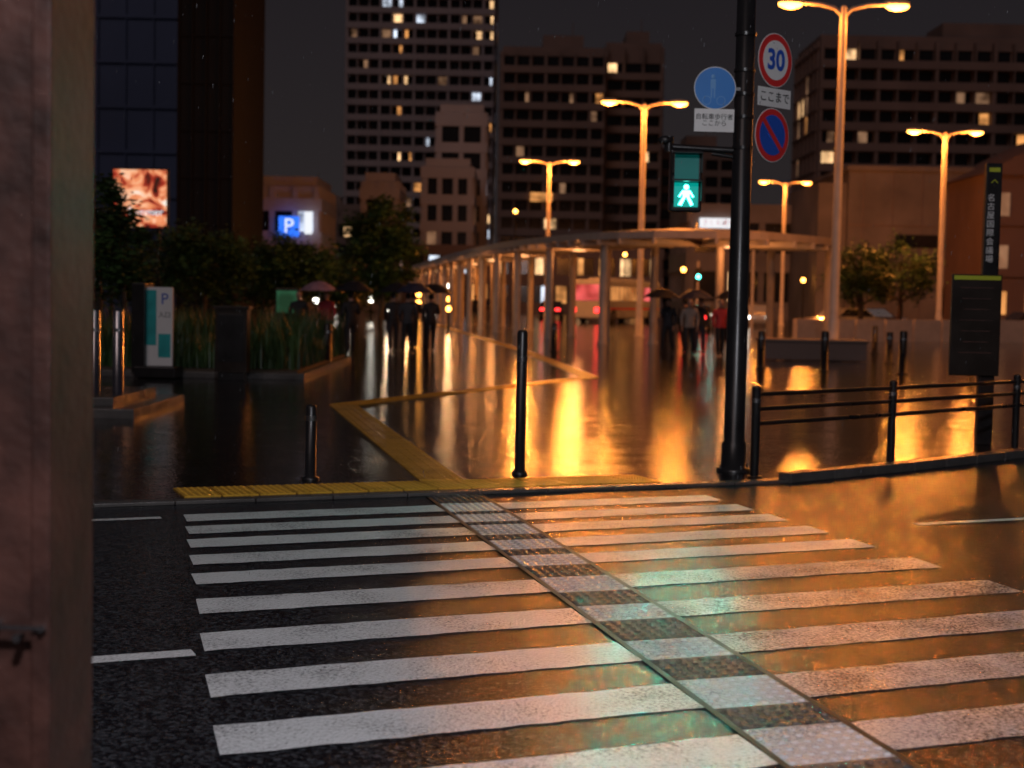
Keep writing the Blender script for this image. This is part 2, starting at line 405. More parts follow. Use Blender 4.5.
def disc(b, z, r, y, k, n=36, x=0): b.cyl((x, y, z), (x, y+.004, z), r, r, k, n, smooth=False)
e = empty("speed_limit_sign", (PX+.28, PY-.10, 4.04), R(42))
b = MB(); disc(b, 0, .26, 0, 'signwhite'); disc(b, 0, .252, -.003, 'signred'); disc(b, 0, .19, -.006, 'signwhite'); b.box((0, .03, 0), (.05, .05, .3), 'steel'); b.build("plate", e)
text("30", .27, 'signblue', e, (0, -.009, -.005)).data.offset = .008
b = MB(); b.box((0, 0, -.36), (.50, .006, .18), 'signwhite'); b.build("sub_plate", e); text("ここまで", .115, 'black', e, (0, -.006, -.36))
e = empty("no_parking_sign", (PX+.27, PY-.10, 3.32), R(42))
b = MB(); disc(b, 0, .26, 0, 'signwhite'); disc(b, 0, .253, -.003, 'signred'); disc(b, 0, .195, -.006, 'signblue')
b.box((0, -.0075, 0), (.05, .003, .40), 'signred', Matrix.Rotation(R(-45), 3, 'Y')); b.box((0, .03, 0), (.05, .05, .3), 'steel'); b.build("plate", e)
e = empty("path_sign", (PX-.30, PY-.12, 3.76), R(4))
b = MB(); disc(b, 0, .205, 0, 'signwhite'); disc(b, 0, .198, -.003, 'signcyan'); b.box((.13, .03, 0), (.25, .02, .03), 'steel')
b.ell((-.02, -.005, .11), (.022, .003, .022), 'signpale'); b.box((-.02, -.005, .04), (.05, .003, .09), 'signpale'); b.box((-.035, -.005, -.05), (.014, .003, .09), 'signpale'); b.box((-.005, -.005, -.05), (.014, .003, .09), 'signpale')
for sx in (-.08, .06):
    for i in range(12):
        a = i*math.pi/6; b.box((sx+.04*math.cos(a), -.0055, -.12+.04*math.sin(a)), (.022, .002, .007), 'signpale', Matrix.Rotation(-a+math.pi/2, 3, 'Y'))
b.build("plate", e)
b = MB(); b.box((0, 0, -.31), (.39, .006, .22), 'signwhite'); b.build("sub_plate", e)
text("自転車歩行者\nここから", .062, 'black', e, (0, -.006, -.31))

# ------------------------------------------------------------------ fence
fp = [(2.33, 14.25), (4.02, 15.8), (5.95, 17.65), (7.9, 19.5), (9.85, 21.4)]
e = empty("pedestrian_fence", (0, 0, .022))
b = MB()
for x, y in fp:
    b.cyl((x, y, 0), (x, y, .86), .042, .042, 'dark', 16); b.ell((x, y, .86), (.046, .046, .03), 'dark'); b.cyl((x, y, 0), (x, y, .02), .07, .07, 'dark'); b.cyl((x, y, .72), (x, y, .76), .0435, .0435, 'steel', 16)
b.build("posts", e)
b = MB()
for (x0, y0), (x1, y1) in zip(fp[:-1], fp[1:]):
    for z in (.80, .66, .52): b.cyl((x0, y0, z), (x1, y1, z), .022, .022, 'dark', 10)
b.build("rails", e)

# ------------------------------------------------------------------ bollards
def bollard(x, y, h, r, k='dark', name="bollard"):
    b = MB(); b.lathe([(r*1.6, 0), (r*1.6, .02), (r, .03), (r, h-.03), (r*.8, h-.005), (0, h)], k, 18)
    b.lathe([(r*1.03, h*.78), (r*1.03, h*.78+.05)], 'steel', 18)
    return b.build(name, loc=(x, y, .022))
bollard(.09, 14.2, 1.37, .050); bollard(-1.8, 13.45, .68, .050)
for x, y, h in ((9.5, 36.5, 1.05), (12.3, 51, .95), (7.7, 37, 1.0), (6.3, 38, .95), (13.5, 44, .95), (-2.9, 50, 1.0), (-5.6, 46, 1.0), (10.8, 43, .9), (-4.2, 34, 1), (1.3, 47, .9)):
    bollard(x, y, h, .095)
bollard(-5.74, 20.6, 1.40, .075, 'steel', "steel_bollard"); bollard(-5.42, 20.6, 1.40, .075, 'steel', "steel_bollard")
b = MB(); b.box((-7.6, 20.9, .08), (5.4, 3.0, .13), 'kerb'); b.box((-8.0, 21.1, .2), (5.4, 2.4, .11), 'kerb'); b.build("stone_step", bevel=.01)
b = MB(); b.box((-7.1, 17.6, .06), (3.9, .5, .08), 'tact'); b.build("tactile_slab", bevel=.01)

# ------------------------------------------------------------------ city wayfinding post
e = empty("wayfinding_sign", (5.75, 18.2, .022))
b = MB(); b.box((0, 0, 1.7), (.19, .10, 3.4), 'dark'); b.build("post", e, bevel=.01)
b = MB(); b.box((-.18, -.09, 1.45), (.60, .06, 1.22), 'brownp'); b.build("board", e, bevel=.008)
b = MB(); b.box((-.18, -.125, 2.02), (.56, .006, .05), 'limeg'); b.box((0, -.055, 3.32), (.13, .008, .05), 'limeg'); b.build("lime_bands", e)
b = MB()
for i in range(7): b.box((-.18, -.124, 1.9-i*.13), (.40-.05*(i % 3), .003, .010), 'rust')
b.build("map_lines", e)
text("↑", .13, 'limeg', e, (0, -.062, 3.15))
for i, c in enumerate("名古屋国際会議場"): text(c, .095, 'signwhite', e, (-.03, -.056, 2.98-i*.105))
e = empty("direction_sign", (6.3, 17.9, .022))
b = MB(); b.cyl((0, 0, 0), (0, 0, 3.2), .05, .05, 'dark'); b.build("post", e)
b = MB(); disc(b, 3.02, .22, -.07, 'signwhite', x=.03); disc(b, 3.02, .21, -.073, 'signblue', x=.03); b.box((.05, -.06, 2.7), (.3, .01, .2), 'signwhite'); b.build("plate", e)

# ------------------------------------------------------------------ steel pillar by the viewpoint
e = empty("steel_pillar", (-1.335, 3.9, 0), R(-5))
b = MB()
b.box((0.172, 0, 2.5), (.05, .30, 5.0), 'rust'); b.box((-.02, 0, 2.5), (.33, .016, 5.0), 'rust'); b.box((-.22, 0, 2.5), (.05, .30, 5.0), 'rust')
b.build("beam", e, bevel=.006)
b = MB(); b.box((-.022, -.10, 2.5), (.335, .02, 4.9), 'rust'); b.build("cover_plate", e, bevel=.004)
b = MB(); b.box((.115, -.158, .845), (.15, .012, .010), 'steel'); b.cyl((.12, -.145, .82), (.12, -.175, .82), .011, .011, 'steel', 10); b.cyl((.05, -.11, .845), (.05, -.17, .845), .009, .009, 'steel', 10); b.cyl((.18, -.148, .845), (.18, -.17, .845), .009, .009, 'steel', 10); b.build("bracket", e)
b = MB(); b.box((-.02, 0, .02), (.6, .5, .04), 'rust'); b.build("base_plate", e)

# ------------------------------------------------------------------ canopy
ctrl = [(11.0, 58), (8.8, 55), (6.6, 53.8), (4.6, 56), (2.4, 62), (.6, 70), (-1.6, 84), (-4.2, 104), (-7.2, 128), (-9, 150)]
def catmull(P, n):
    out = []
    for i in range(len(P)-1):
        p0 = Vector(P[max(0, i-1)]); p1 = Vector(P[i]); p2 = Vector(P[i+1]); p3 = Vector(P[min(len(P)-1, i+2)])
        for j in range(n):
            t = j/n; out.append(.5*((2*p1)+(p2-p0)*t+(2*p0-5*p1+4*p2-p3)*t*t+(-p0+3*p1-3*p2+p3)*t**3))
    out.append(Vector(P[-1])); return out
fine = catmull(ctrl, 30)
def resample(P, d):
    out = [P[0].copy()]; acc = 0
    for a, c in zip(P[:-1], P[1:]):
        L_ = (c-a).length
        while acc+L_ >= d:
            t = (d-acc)/L_; a = a.lerp(c, t); out.append(a.copy()); L_ = (c-a).length; acc = 0
        acc += L_
    return out
e = empty("covered_walkway", (0, 0, .022))
P = resample(fine, 1.2); n = len(P)
def frame(i, P):
    d = (P[min(len(P)-1, i+1)]-P[max(0, i-1)]).normalized(); return d, Vector((-d.y, d.x))
prof = [(-1.6, 3.85), (-1.6, 4.12), (0, 4.26), (1.6, 4.12), (1.6, 3.85), (1.5, 3.87), (0, 3.98), (-1.5, 3.87)]
b = MB(); vs = []
for i in range(n):
    d, nn = frame(i, P)
    for u, z in prof: vs.append((P[i].x+nn.x*u, P[i].y+nn.y*u, z))
k = len(prof)
b.add(vs, [(i*k+j, i*k+(j+1) % k, (i+1)*k+(j+1) % k, (i+1)*k+j) for i in range(n-1) for j in range(k)], 'canopy'); b.build("roof", e)
b = MB()
for i in range(n):
    d, nn = frame(i, P); a = math.atan2(nn.y, nn.x)
    b.box((P[i].x, P[i].y, 3.76), (3.3, .10, .2), 'canopy', a)
b.build("ribs", e)
b = MB(); P4 = resample(fine, 5.0)
for i in range(len(P4)):
    d, nn = frame(i, P4)
    for s in (-1.25, 1.25):
        x, y = P4[i].x+nn.x*s, P4[i].y+nn.y*s
        b.cyl((x, y, 0), (x, y, 3.68), .15, .15, 'canopy', 14); b.cyl((x, y, 0), (x, y, .1), .2, .2, 'canopy', 14)
b.build("columns", e)
for i in range(1, len(P4), 2):
    q = P4[i]
    l = MB(); l.box((q.x, q.y, 3.62), (.5, .5, .05), 'warm'); l.build("ceiling_lamp", e)
    plight("ceiling_bulb", (q.x, q.y, 3.4), (1, .36, .10), 75, .12, e)

# ------------------------------------------------------------------ buildings
def building(name, x0, x1, yf, depth, h, fh, bw, wall, seed, lit=.08, style='punched', yaw=0, litk=('warm', 'warm', 'cool', 'dim', 'dim'), cols=None, pent=True):
    rnd = random.Random(seed); W = x1-x0
    e = empty(name, ((x0+x1)/2, yf, 0), yaw)
    b = MB(); b.box((0, depth/2, h/2), (W, depth, h), wall)
    win = MB(); nf = max(1, int(h/fh)); nb = max(1, round(W/bw)); nd = max(1, round(depth/bw)); cw_, cd = W/nb, depth/nd
    pr = .35
    sp = fh*.38 if style == 'punched' else .22
    for f in range(nf+1):
        z = min(h, f*fh)
        b.box((0, depth/2, z+sp/2-.1), (W+2*pr, depth+2*pr, sp), wall)
        if style == 'balcony' and f < nf:
            b.box((0, -1.0, z+.05), (W, 1.35, .2), wall); b.box((0, -1.62, z+.65), (W, .1, 1.0), wall)
    for i in range(nb+1):
        x = -W/2+i*cw_; x = max(-W/2+.2, min(W/2-.2, x))
        b.box((x, -pr/2+.02, h/2), (.55 if style == 'punched' else .25, pr-.04, h-.02), wall)
        if style == 'balcony': b.box((x, -.9, h/2), (.5 if i % 3 == 0 else .18, 1.25, h-.04), wall)
    for j in range(nd+1):
        y = min(depth-.3, max(.3, j*cd))
        for s in (-1, 1): b.box((s*(W/2+pr/2-.02), y, h/2), (pr-.04, .55, h-.02), wall)
    b.box((0, depth/2, h+.5), (W-.4, depth-.4, .9), wall)
    if pent: b.box((W*.1, depth*.5, h+2.2), (W*.4, depth*.5, 3.2), wall); b.cyl((W*.2, depth*.5, h+3), (W*.2, depth*.5, h+7), .12, .06, wall, 6)
    b.build("walls", e)
    for f in range(nf):
        z0, z1 = f*fh+sp-.05, min(h, (f+1)*fh)-.12
        for i in range(nb):
            p = lit*(cols[i % len(cols)] if cols else 1)
            mk = rnd.choice(litk) if rnd.random() < p else 'glass'
            xa, xb = -W/2+i*cw_+.3, -W/2+(i+1)*cw_-.3
            if mk != 'glass' and rnd.random() < .7 and xb-xa > 1.6:
                xm = xa+(xb-xa)*rnd.choice((.35, .5, .65)); o = rnd.random() < .5
                win.quad((xa, -.03, z0), (xm, -.03, z0), (xm, -.03, z1), (xa, -.03, z1), mk if o else 'glass'); win.quad((xm+.08, -.03, z0), (xb, -.03, z0), (xb, -.03, z1), (xm+.08, -.03, z1), 'glass' if o else mk)
            else: win.quad((xa, -.03, z0), (xb, -.03, z0), (xb, -.03, z1), (xa, -.03, z1), mk)
        for j in range(nd):
            for s in (-1, 1):
                mk = rnd.choice(litk) if rnd.random() < lit*.8 else 'glass'
                X = s*(W/2+.03); ya, yb = j*cd+.35, (j+1)*cd-.35
                q = [(X, ya, z0), (X, yb, z0), (X, yb, z1), (X, ya, z1)]
                if s < 0: q.reverse()
                win.quad(*q, mk)
    win.build("windows", e)
    return e

building("apartment_tower", -34, -4.8, 300, 24, 84, 3.0, 2.3, 'wallD', 17, .34, 'balcony', cols=(.2, .4, .5, 1.2, 1.7, 1.3, .5, .4, .3, .6, .8, 1.9, 1.6), litk=('warm', 'warm', 'cool', 'dim', 'warm2', 'dim'))
building("office_block", -2.9, 15, 262, 20, 44, 3.1, 2.6, 'wallA', 5, .12, 'balcony', litk=('warm', 'dim', 'dim', 'warm2'))
building("office_block", 15.3, 25.5, 268, 20, 46, 3.1, 3.4, 'wallA', 8, .12, 'balcony', litk=('warm', 'dim', 'dim', 'warm2'))
building("white_office_building", -10.4, -5.0, 170, 12, 16.2, 3.0, 1.8, 'wallC', 3, .16, pent=False)
building("white_office_building", -9.6, -3.9, 184, 12, 24, 3.2, 2.8, 'wallC', 6, .10, pent=False)
building("white_office_building", -16.4, -12.8, 162, 10, 13.8, 3.0, 1.8, 'wallC', 7, .15, pent=False)
building("low_shop_building", -26.5, -19.6, 150, 12, 12.3, 3.3, 2.3, 'wallC', 9, .10, pent=False)
building("brown_apartment_building", 44, 92, 222, 18, 40, 3.0, 2.8, 'wallA', 13, .15, 'balcony', litk=('warm2', 'dim', 'warm', 'dim'))
building("station_building", 16.5, 30, 142, 15, 9.8, 4.6, 3.3, 'wallB', 15, .2, pent=False)
building("shop_row", -12, 16, 165, 10, 6.2, 3.1, 2.4, 'wallA', 19, .7, litk=('warm', 'warm', 'warm2', 'warm2', 'cool', 'pink'), pent=False)
building("distant_office_building", 27, 42, 290, 20, 30, 3.2, 3., 'wallA', 23, .05)
building("distant_office_building", -60, -38, 330, 20, 22, 3.2, 3., 'wallA', 24, .1)
building("distant_office_building", -34, -20, 240, 16, 15, 3.2, 3., 'wallA', 25, .1, pent=False)

e = empty("dark_tower", (-20.6, 100, 0))
b = MB(); b.box((0, 6, 22), (3.7, 12, 44), 'wallK')
for i in range(5): b.box((-1.8+i*.9, -.1, 22), (.12, .2, 44), 'wallK')
for i in range(14): b.box((0, -.05, 3+i*3.1), (3.8, .12, .12), 'wallK')
b.build("walls", e)
e = empty("navy_glass_building", (-30, 112, 0))
b = MB(); b.box((0, 9, 25), (14.6, 18, 50), 'wallN')
for i in range(15): b.box((0, -.1, 2+i*3.3), (14.7, .2, .25), 'wallN')
for i in range(8): b.box((-7.2+i*2.05, -.08, 25), (.1, .14, 50), 'wallN')
b.build("walls", e)

# billboard with mottled picture
m, nt, bs = mat_new("billboard_picture"); N, L = nt.nodes, nt.links
tc = N.new("ShaderNodeTexCoord"); no = N.new("ShaderNodeTexNoise"); no.inputs["Scale"].default_value = .9; no.inputs["Detail"].default_value = 4; no.inputs["Distortion"].default_value = 1.2
L.new(tc.outputs["Object"], no.inputs["Vector"])
cr = N.new("ShaderNodeValToRGB"); el = cr.color_ramp.elements
el[0].position = .32; el[0].color = (.02, .008, .005, 1); el[1].position = .68; el[1].color = (.9, .85, .75, 1)
for p, c in ((.42, (.35, .03, .015, 1)), (.5, (.8, .28, .12, 1)), (.57, (.9, .5, .3, 1))):
    q = el.new(p); q.color = c
L.new(no.outputs["Fac"], cr.inputs["Fac"]); L.new(cr.outputs["Color"], bs.inputs["Emission Color"]); bs.inputs["Emission Strength"].default_value = 1.0; L.new(cr.outputs["Color"], bs.inputs["Base Color"])
M['bill'] = m
e = empty("billboard", (-19.4, 78, 0))
b = MB(); b.box((0, 0, 6.4), (2.9, .3, 3.1), 'dark'); b.cyl((-.9, .2, 0), (-.9, .2, 5.0), .12, .12, 'dark'); b.cyl((.9, .2, 0), (.9, .2, 5.0), .12, .12, 'dark'); b.build("frame", e)
b = MB(); b.box((0, -.16, 6.4), (2.75, .02, 2.95), 'bill'); b.build("picture", e)
text("Summer", .55, 'wsign', e, (.3, -.19, 5.7))

e = empty("parking_sign", (-22.3, 148.5, 0))
b = MB(); b.box((0, 0, 8.2), (2.0, .3, 2.0), 'psign'); b.box((1.9, .1, 8.6), (.7, .3, 2.2), 'wsign'); b.box((0, .3, 4), (.3, .3, 8), 'dark'); b.build("panel", e)
text("P", 2.0, 'wsign', e, (0, -.17, 8.2))
e = empty("shop_sign", (19, 141.3, 0))
b = MB(); b.box((0, 0, 9.0), (3.4, .3, .9), 'wsign'); b.build("panel", e)
text("さくら通り", .6, 'signred', e, (0, -.17, 9.0))
b = MB(); b.box((4.4, 259.9, 19), (3.8, .3, 1.5), 'warm2'); b.build("shop_sign")

# right blank hall and gabled house
e = empty("concrete_hall", (34.5, 128, 0))
b = MB(); b.box((0, 8, 6.5), (12.5, 16, 13.0), 'wallB'); b.box((0, 8, 13.2), (12.9, 16.4, .4), 'wallB'); b.box((-7.4, 8, 6.0), (2.4, 14, 12.0), 'wallB')
for i in range(5): b.box((-5+i*2.5, -.03, 6.5), (.06, .06, 12.8), 'wallA')
for z in (3.4, 8.4): b.box((0, -.04, z), (12.5, .05, .08), 'wallA')
b.build("walls", e)
b = MB(); b.box((-.4, -.04, 7.1), (3.6, .06, 1.1), 'glass'); b.box((3, -.04, 2), (2.4, .06, 2.6), 'glass'); b.build("windows", e)
e = empty("gabled_house", (43.6, 118, 0))
b = MB(); b.box((0, 7, 6), (14, 14, 12), 'wallO')
b.add([(-7.4, -.4, 12), (7.4, -.4, 12), (0, -.4, 15.8), (-7.4, 14.4, 12), (7.4, 14.4, 12), (0, 14.4, 15.8)], [(0, 1, 2), (3, 5, 4), (0, 2, 5, 3), (2, 1, 4, 5), (0, 3, 4, 1)], 'wallO')
for z in (4.2, 8.2): b.box((0, -.1, z), (14.2, .2, .3), 'wallO')
b.build("walls", e)
b = MB()
for i in range(5):
    for z, kk in ((5.6, 'dim'), (9.7, 'dim' if i < 2 else 'glass'), (2, 'warm2')):
        b.box((-5.6+i*2.8, -.04, z), (1.3, .06, 1.8), kk)
b.build("windows", e)
b = MB()
for i in range(24):
    x = 13+i*1.5; y = 66+8*math.sin(i*.1)
    b.box((x, y, .5), (1.52, .3, .98+.25*math.sin(i*.08)), 'canopy', math.atan2(.8*math.cos(i*.1), 1.5))
b.build("low_wall")
b = MB(); b.box((8.8, 44.2, .3), (3.0, 1.3, .52), 'wallA'); b.box((8.8, 44.2, .6), (3.1, 1.4, .08), 'wallB'); b.build("stone_bench", bevel=.02)

# ------------------------------------------------------------------ trees
def tree(x, y, h, rx, rz, n, seed, leaf=.16, name="broadleaf_tree"):
    rnd = random.Random(seed); e = empty(name, (x, y, .02)); b = MB()
    th = h-rz*1.5; b.cyl((0, 0, 0), (.1, 0, th*.6), .16, .13, 'bark', 10); b.cyl((.1, 0, th*.6), (0, .05, h-rz*.7), .13, .05, 'bark', 8)
    tips = []
    for i in range(11):
        a = rnd.uniform(0, 6.28); z0 = rnd.uniform(th*.6, h-rz*.8); L_ = rnd.uniform(.5, .95)*rx
        tip = (math.cos(a)*L_, math.sin(a)*L_, z0+rnd.uniform(.2, .8)*rz)
        b.cyl((.05, 0, z0), tip, .06, .02, 'bark', 6); tips.append(tip)
    b.build("trunk", e)
    l = MB(); cl = []
    for i in range(40):
        while True:
            p = Vector((rnd.uniform(-1, 1), rnd.uniform(-1, 1), rnd.uniform(-1, 1)))
            if .1 < p.length < 1: break
        cl.append((Vector((p.x*rx*(1-.35*max(0, p.z)), p.y*rx, h-rz+p.z*rz)), rnd.uniform(.2, .38)*rx))
    cl += [(Vector(t), .3*rx) for t in tips]
    vs = []; fs = []
    for i in range(n):
        c, r = rnd.choice(cl)
        p = c+Vector((rnd.gauss(0, .5), rnd.gauss(0, .5), rnd.gauss(0, .42)))*r
        q = Matrix.Rotation(rnd.uniform(0, 6.28), 3, 'Z') @ Matrix.Rotation(rnd.uniform(-1, 1), 3, 'X')
        s = leaf*rnd.uniform(.6, 1.3); o = len(vs)
        for u, v in ((-.5, 0), (0, -.28), (.5, 0), (0, .28)): vs.append(p+q @ Vector((u*s, v*s, 0)))
        fs.append((o, o+1, o+2, o+3))
    l.add(vs, fs, 'leaf'); l.build("foliage", e)
tree(-9.25, 33, 4.1, 1.05, 1.3, 11000, 1, .15)
tree(-6.9, 78, 6.5, 1.9, 2.5, 14000, 2, .26)
tree(-14.5, 70, 4.6, 2.2, 1.5, 9000, 6, .24); tree(-11.0, 74, 4.4, 2.0, 1.4, 8000, 7, .24)
tree(17.5, 76, 4.6, 1.7, 1.5, 6000, 3, .2); tree(20.5, 80, 5, 2, 1.6, 6000, 4, .2)
b = MB(); rnd = random.Random(3); vs = []; fs = []
for c in range(46):
    cx = rnd.uniform(-32, -9); cy = 84+rnd.uniform(-3, 3); cz = rnd.uniform(1.5, 4.4)*(1 if cx < -13 else .8); r = rnd.uniform(.8, 1.5)
    for i in range(260):
        p = Vector((cx+rnd.gauss(0, .6)*r, cy+rnd.gauss(0, .6)*r, max(.2, cz+rnd.gauss(0, .5)*r)))
        q = Matrix.Rotation(rnd.uniform(0, 6.28), 3, 'Z') @ Matrix.Rotation(rnd.uniform(-1.2, 1.2), 3, 'X'); s = .36*rnd.uniform(.6, 1.3); o = len(vs)
        for u, v in ((-.5, 0), (0, -.3), (.5, 0), (0, .3)): vs.append(p+q @ Vector((u*s, v*s, 0)))
        fs.append((o, o+1, o+2, o+3))
for i in range(14):
    x = -31+i*1.7; b.cyl((x, 84, 0), (x, 84, 3.5), .12, .06, 'bark', 6)
b.add(vs, fs, 'leaf'); b.build("tree_row")

# planter bed with tall grass
e = empty("grass_planter", (0, 0, .022))
b = MB(); b.box((-6.3, 33, .06), (4.6, 8.4, .12), 'kerb'); b.box((-6.3, 33, .14), (4.3, 8.1, .06), 'bark'); b.build("planter_kerb", e, bevel=.01)
b = MB(); rnd = random.Random(8); vs = []; fs = []
for i in range(7000):
    x = rnd.uniform(-8.4, -4.2); y = rnd.uniform(29.1, 36.9); h = rnd.uniform(.4, 1.0)*(1.25 if math.sin(x*2.3)+math.sin(y*1.1) > .2 else .7)
    a = rnd.uniform(0, 6.28); dx, dy = math.cos(a), math.sin(a); ln = rnd.uniform(.1, .4)*h; o = len(vs); w_ = .012
    vs += [(x-dy*w_, y+dx*w_, .16), (x+dy*w_, y-dx*w_, .16), (x+dx*ln*.4+dy*w_, y+dy*ln*.4-dx*w_, .16+h*.6), (x+dx*ln*.4-dy*w_, y+dy*ln*.4+dx*w_, .16+h*.6), (x+dx*ln, y+dy*ln, .16+h)]
    fs += [(o, o+1, o+2, o+3), (o+3, o+2, o+4)]
b.add(vs, fs, 'grass'); b.build("grass", e)
e = empty("notice_stand", (-6.75, 28.6, .022), R(-6))
b = MB(); b.box((0, 0, .98), (.55, .07, 1.5), 'signwhite'); b.box((-.36, .1, .95), (.26, .5, 1.7), 'dark'); b.box((.0, 0, .12), (.8, .5, .2), 'dark'); b.build("panel", e, bevel=.01)
b = MB(); b.box((-.14, -.038, 1.15), (.2, .006, 1.05), 'tealp'); b.box((.12, -.038, .62), (.24, .006, .45), 'tealp'); b.build("graphics", e)
text("P", .3, 'signblue', e, (.12, -.04, 1.5)); text("入口", .12, 'black', e, (.12, -.04, 1.2))
e = empty("utility_cabinet", (-5.3, 28.4, .022))
b = MB(); b.box((0, 0, .75), (.6, .4, 1.2), 'brownp'); b.box((0, 0, 1.37), (.68, .48, .06), 'brownp'); b.box((0, 0, .08), (.5, .34, .16), 'dark'); b.box((0, -.203, .8), (.5, .01, .9), 'dark'); b.cyl((.2, -.22, .8), (.2, -.22, .9), .01, .01, 'steel', 6); b.build("cabinet", e, bevel=.012)
e = empty("vending_machine", (-9.3, 62, .022))
b = MB(); b.box((0, 0, .95), (1.0, .7, 1.8), 'brownp'); b.build("body", e, bevel=.03)
b = MB(); b.box((0, -.36, 1.3), (.85, .02, .9), 'greenl'); b.box((.1, -.36, .5), (.5, .02, .3), 'dark'); b.build("front", e)

# ------------------------------------------------------------------ vehicles
def wheel(b, x, y, r=.33, w=.2): b.cyl((x, y-w/2, r), (x, y+w/2, r), r, r, 'tyre', 16); b.cyl((x, y-w/2-.01, r), (x, y+w/2+.01, r), r*.55, r*.55, 'steel', 12)
def car(x, y, yaw, k='bodyd'):
    e = empty("car", (x, y, .02), yaw); b = MB()
    pr = [(-2.15, .35), (-2.2, .75), (-1.95, .95), (-1.3, 1.0), (-.75, 1.42), (.75, 1.45), (1.35, 1.0), (2.1, .85), (2.2, .55), (2.15, .3)]
    n = len(pr); vs = [(p[0], -.85+(.14 if p[1] > 1.2 else 0), p[1]) for p in pr]+[(p[0], .85-(.14 if p[1] > 1.2 else 0), p[1]) for p in pr]
    b.add(vs, [(i, n+i, n+(i+1) % n, (i+1) % n) for i in range(n)]+[tuple(range(n)), tuple(range(2*n-1, n-1, -1))], k); b.build("body", e, bevel=.05)
    b = MB()
    for s in (-1, 1):
        b.add([(-1.15, s*.875, 1.03), (1.2, s*.875, 1.03), (.7, s*.745, 1.39), (-.7, s*.745, 1.38)], [(0, 1, 2, 3)], 'glass')
    b.build("windows", e)
    b = MB(); [wheel(b, a, c) for a in (-1.35, 1.35) for c in (-.78, .78)]; b.build("wheels", e)
    b = MB()
    for s in (-.6, .6): b.box((2.19, s, .68), (.06, .3, .13), 'head'); b.box((-2.2, s, .78), (.06, .36, .2), 'red')
    b.build("lights", e)
car(17.5, 79, R(-150), 'bodyw'); car(22, 92, R(-20)); car(-7.5, 140, R(-92), 'bodyw'); car(3.0, 118, R(85), 'bodyd'); car(-14.5, 128, R(-85)); car(29, 84, R(10))
car(10.6, 86, R(75)); car(-2.5, 150, R(90)); car(16.2, 100, R(-95), 'bodyw')
e = empty("bus", (7.4, 108, .02), R(62))
b = MB(); b.box((0, 0, 1.65), (10.5, 2.4, 2.7), 'bodyw'); b.box((0, 0, 3.05), (6, 1.8, .25), 'bodyw'); b.build("body", e, bevel=.12)
b = MB()
for s in (-1, 1):
    for i in range(7): b.box((-4.3+i*1.4, s*1.205, 2.05), (1.2, .02, .95), 'warm2' if i < 5 else 'pink')
    b.box((0, s*1.205, 1.0), (10, .02, .12), 'signred')
b.box((-5.26, 0, 2.1), (.02, 2.0, 1.1), 'pink'); b.box((5.26, 0, 2.0), (.02, 2.1, 1.3), 'glass'); b.build("windows", e)
b = MB(); [wheel(b, a, c, .48, .3) for a in (-3.2, 3.4) for c in (-1.1, 1.1)]; b.build("wheels", e)
b = MB(); [b.box((-5.27, s, .9), (.03, .4, .35), 'red') for s in (-.9, .9)]; b.build("tail_lights", e)

# ------------------------------------------------------------------ people
def clothes(top, bottom, idx):
    m, nt, b = mat_new("clothing_%d" % idx); N, L = nt.nodes, nt.links
    tc = N.new("ShaderNodeTexCoord"); sx = N.new("ShaderNodeSeparateXYZ"); L.new(tc.outputs["Object"], sx.inputs[0])
    cr = N.new("ShaderNodeValToRGB"); cr.color_ramp.interpolation = 'CONSTANT'
    dv = N.new("ShaderNodeMath"); dv.operation = 'DIVIDE'; dv.inputs[1].default_value = 1.8
    L.new(sx.outputs["Z"], dv.inputs[0]); L.new(dv.outputs[0], cr.inputs["Fac"])
    el = cr.color_ramp.elements; el[0].position = 0; el[0].color = (.02, .02, .02, 1); el[1].position = .09/1.8; el[1].color = bottom+(1,)
    a = el.new(.86/1.8); a.color = top+(1,); a = el.new(1.47/1.8); a.color = (.5, .3, .22, 1)
    L.new(cr.outputs["Color"], b.inputs["Base Color"]); b.inputs["Roughness"].default_value = .7
    return m
pc = [0]
def umbrella(e, hx, hy, hz, k, R_=.60):
    b = MB(); n = 16; rings = [(0, .30), (.3, .27), (.6, .18), (.85, .07), (1, 0)]; vs = []
    for t, z in rings:
        for i in range(n):
            a = 2*math.pi*i/n; rr = R_*t*(1 if i % 2 == 0 else .95); vs.append((hx+math.cos(a)*rr, hy+math.sin(a)*rr, hz+.52+z-(0 if i % 2 == 0 else -.02*t)))
    b.add(vs, [(j*n+i, j*n+(i+1) % n, (j+1)*n+(i+1) % n, (j+1)*n+i) for j in range(4) for i in range(n)], k)
    b.cyl((hx, hy, hz-.12), (hx, hy, hz+.88), .009, .006, 'steel', 8); b.cyl((hx, hy, hz-.14), (hx, hy, hz), .014, .014, 'dark', 8)
    for i in range(8):
        a = 2*math.pi*i/8; b.cyl((hx, hy, hz+.5), (hx+math.cos(a)*R_*.55, hy+math.sin(a)*R_*.55, hz+.71), .004, .004, 'steel', 4)
    b.build("umbrella", e)
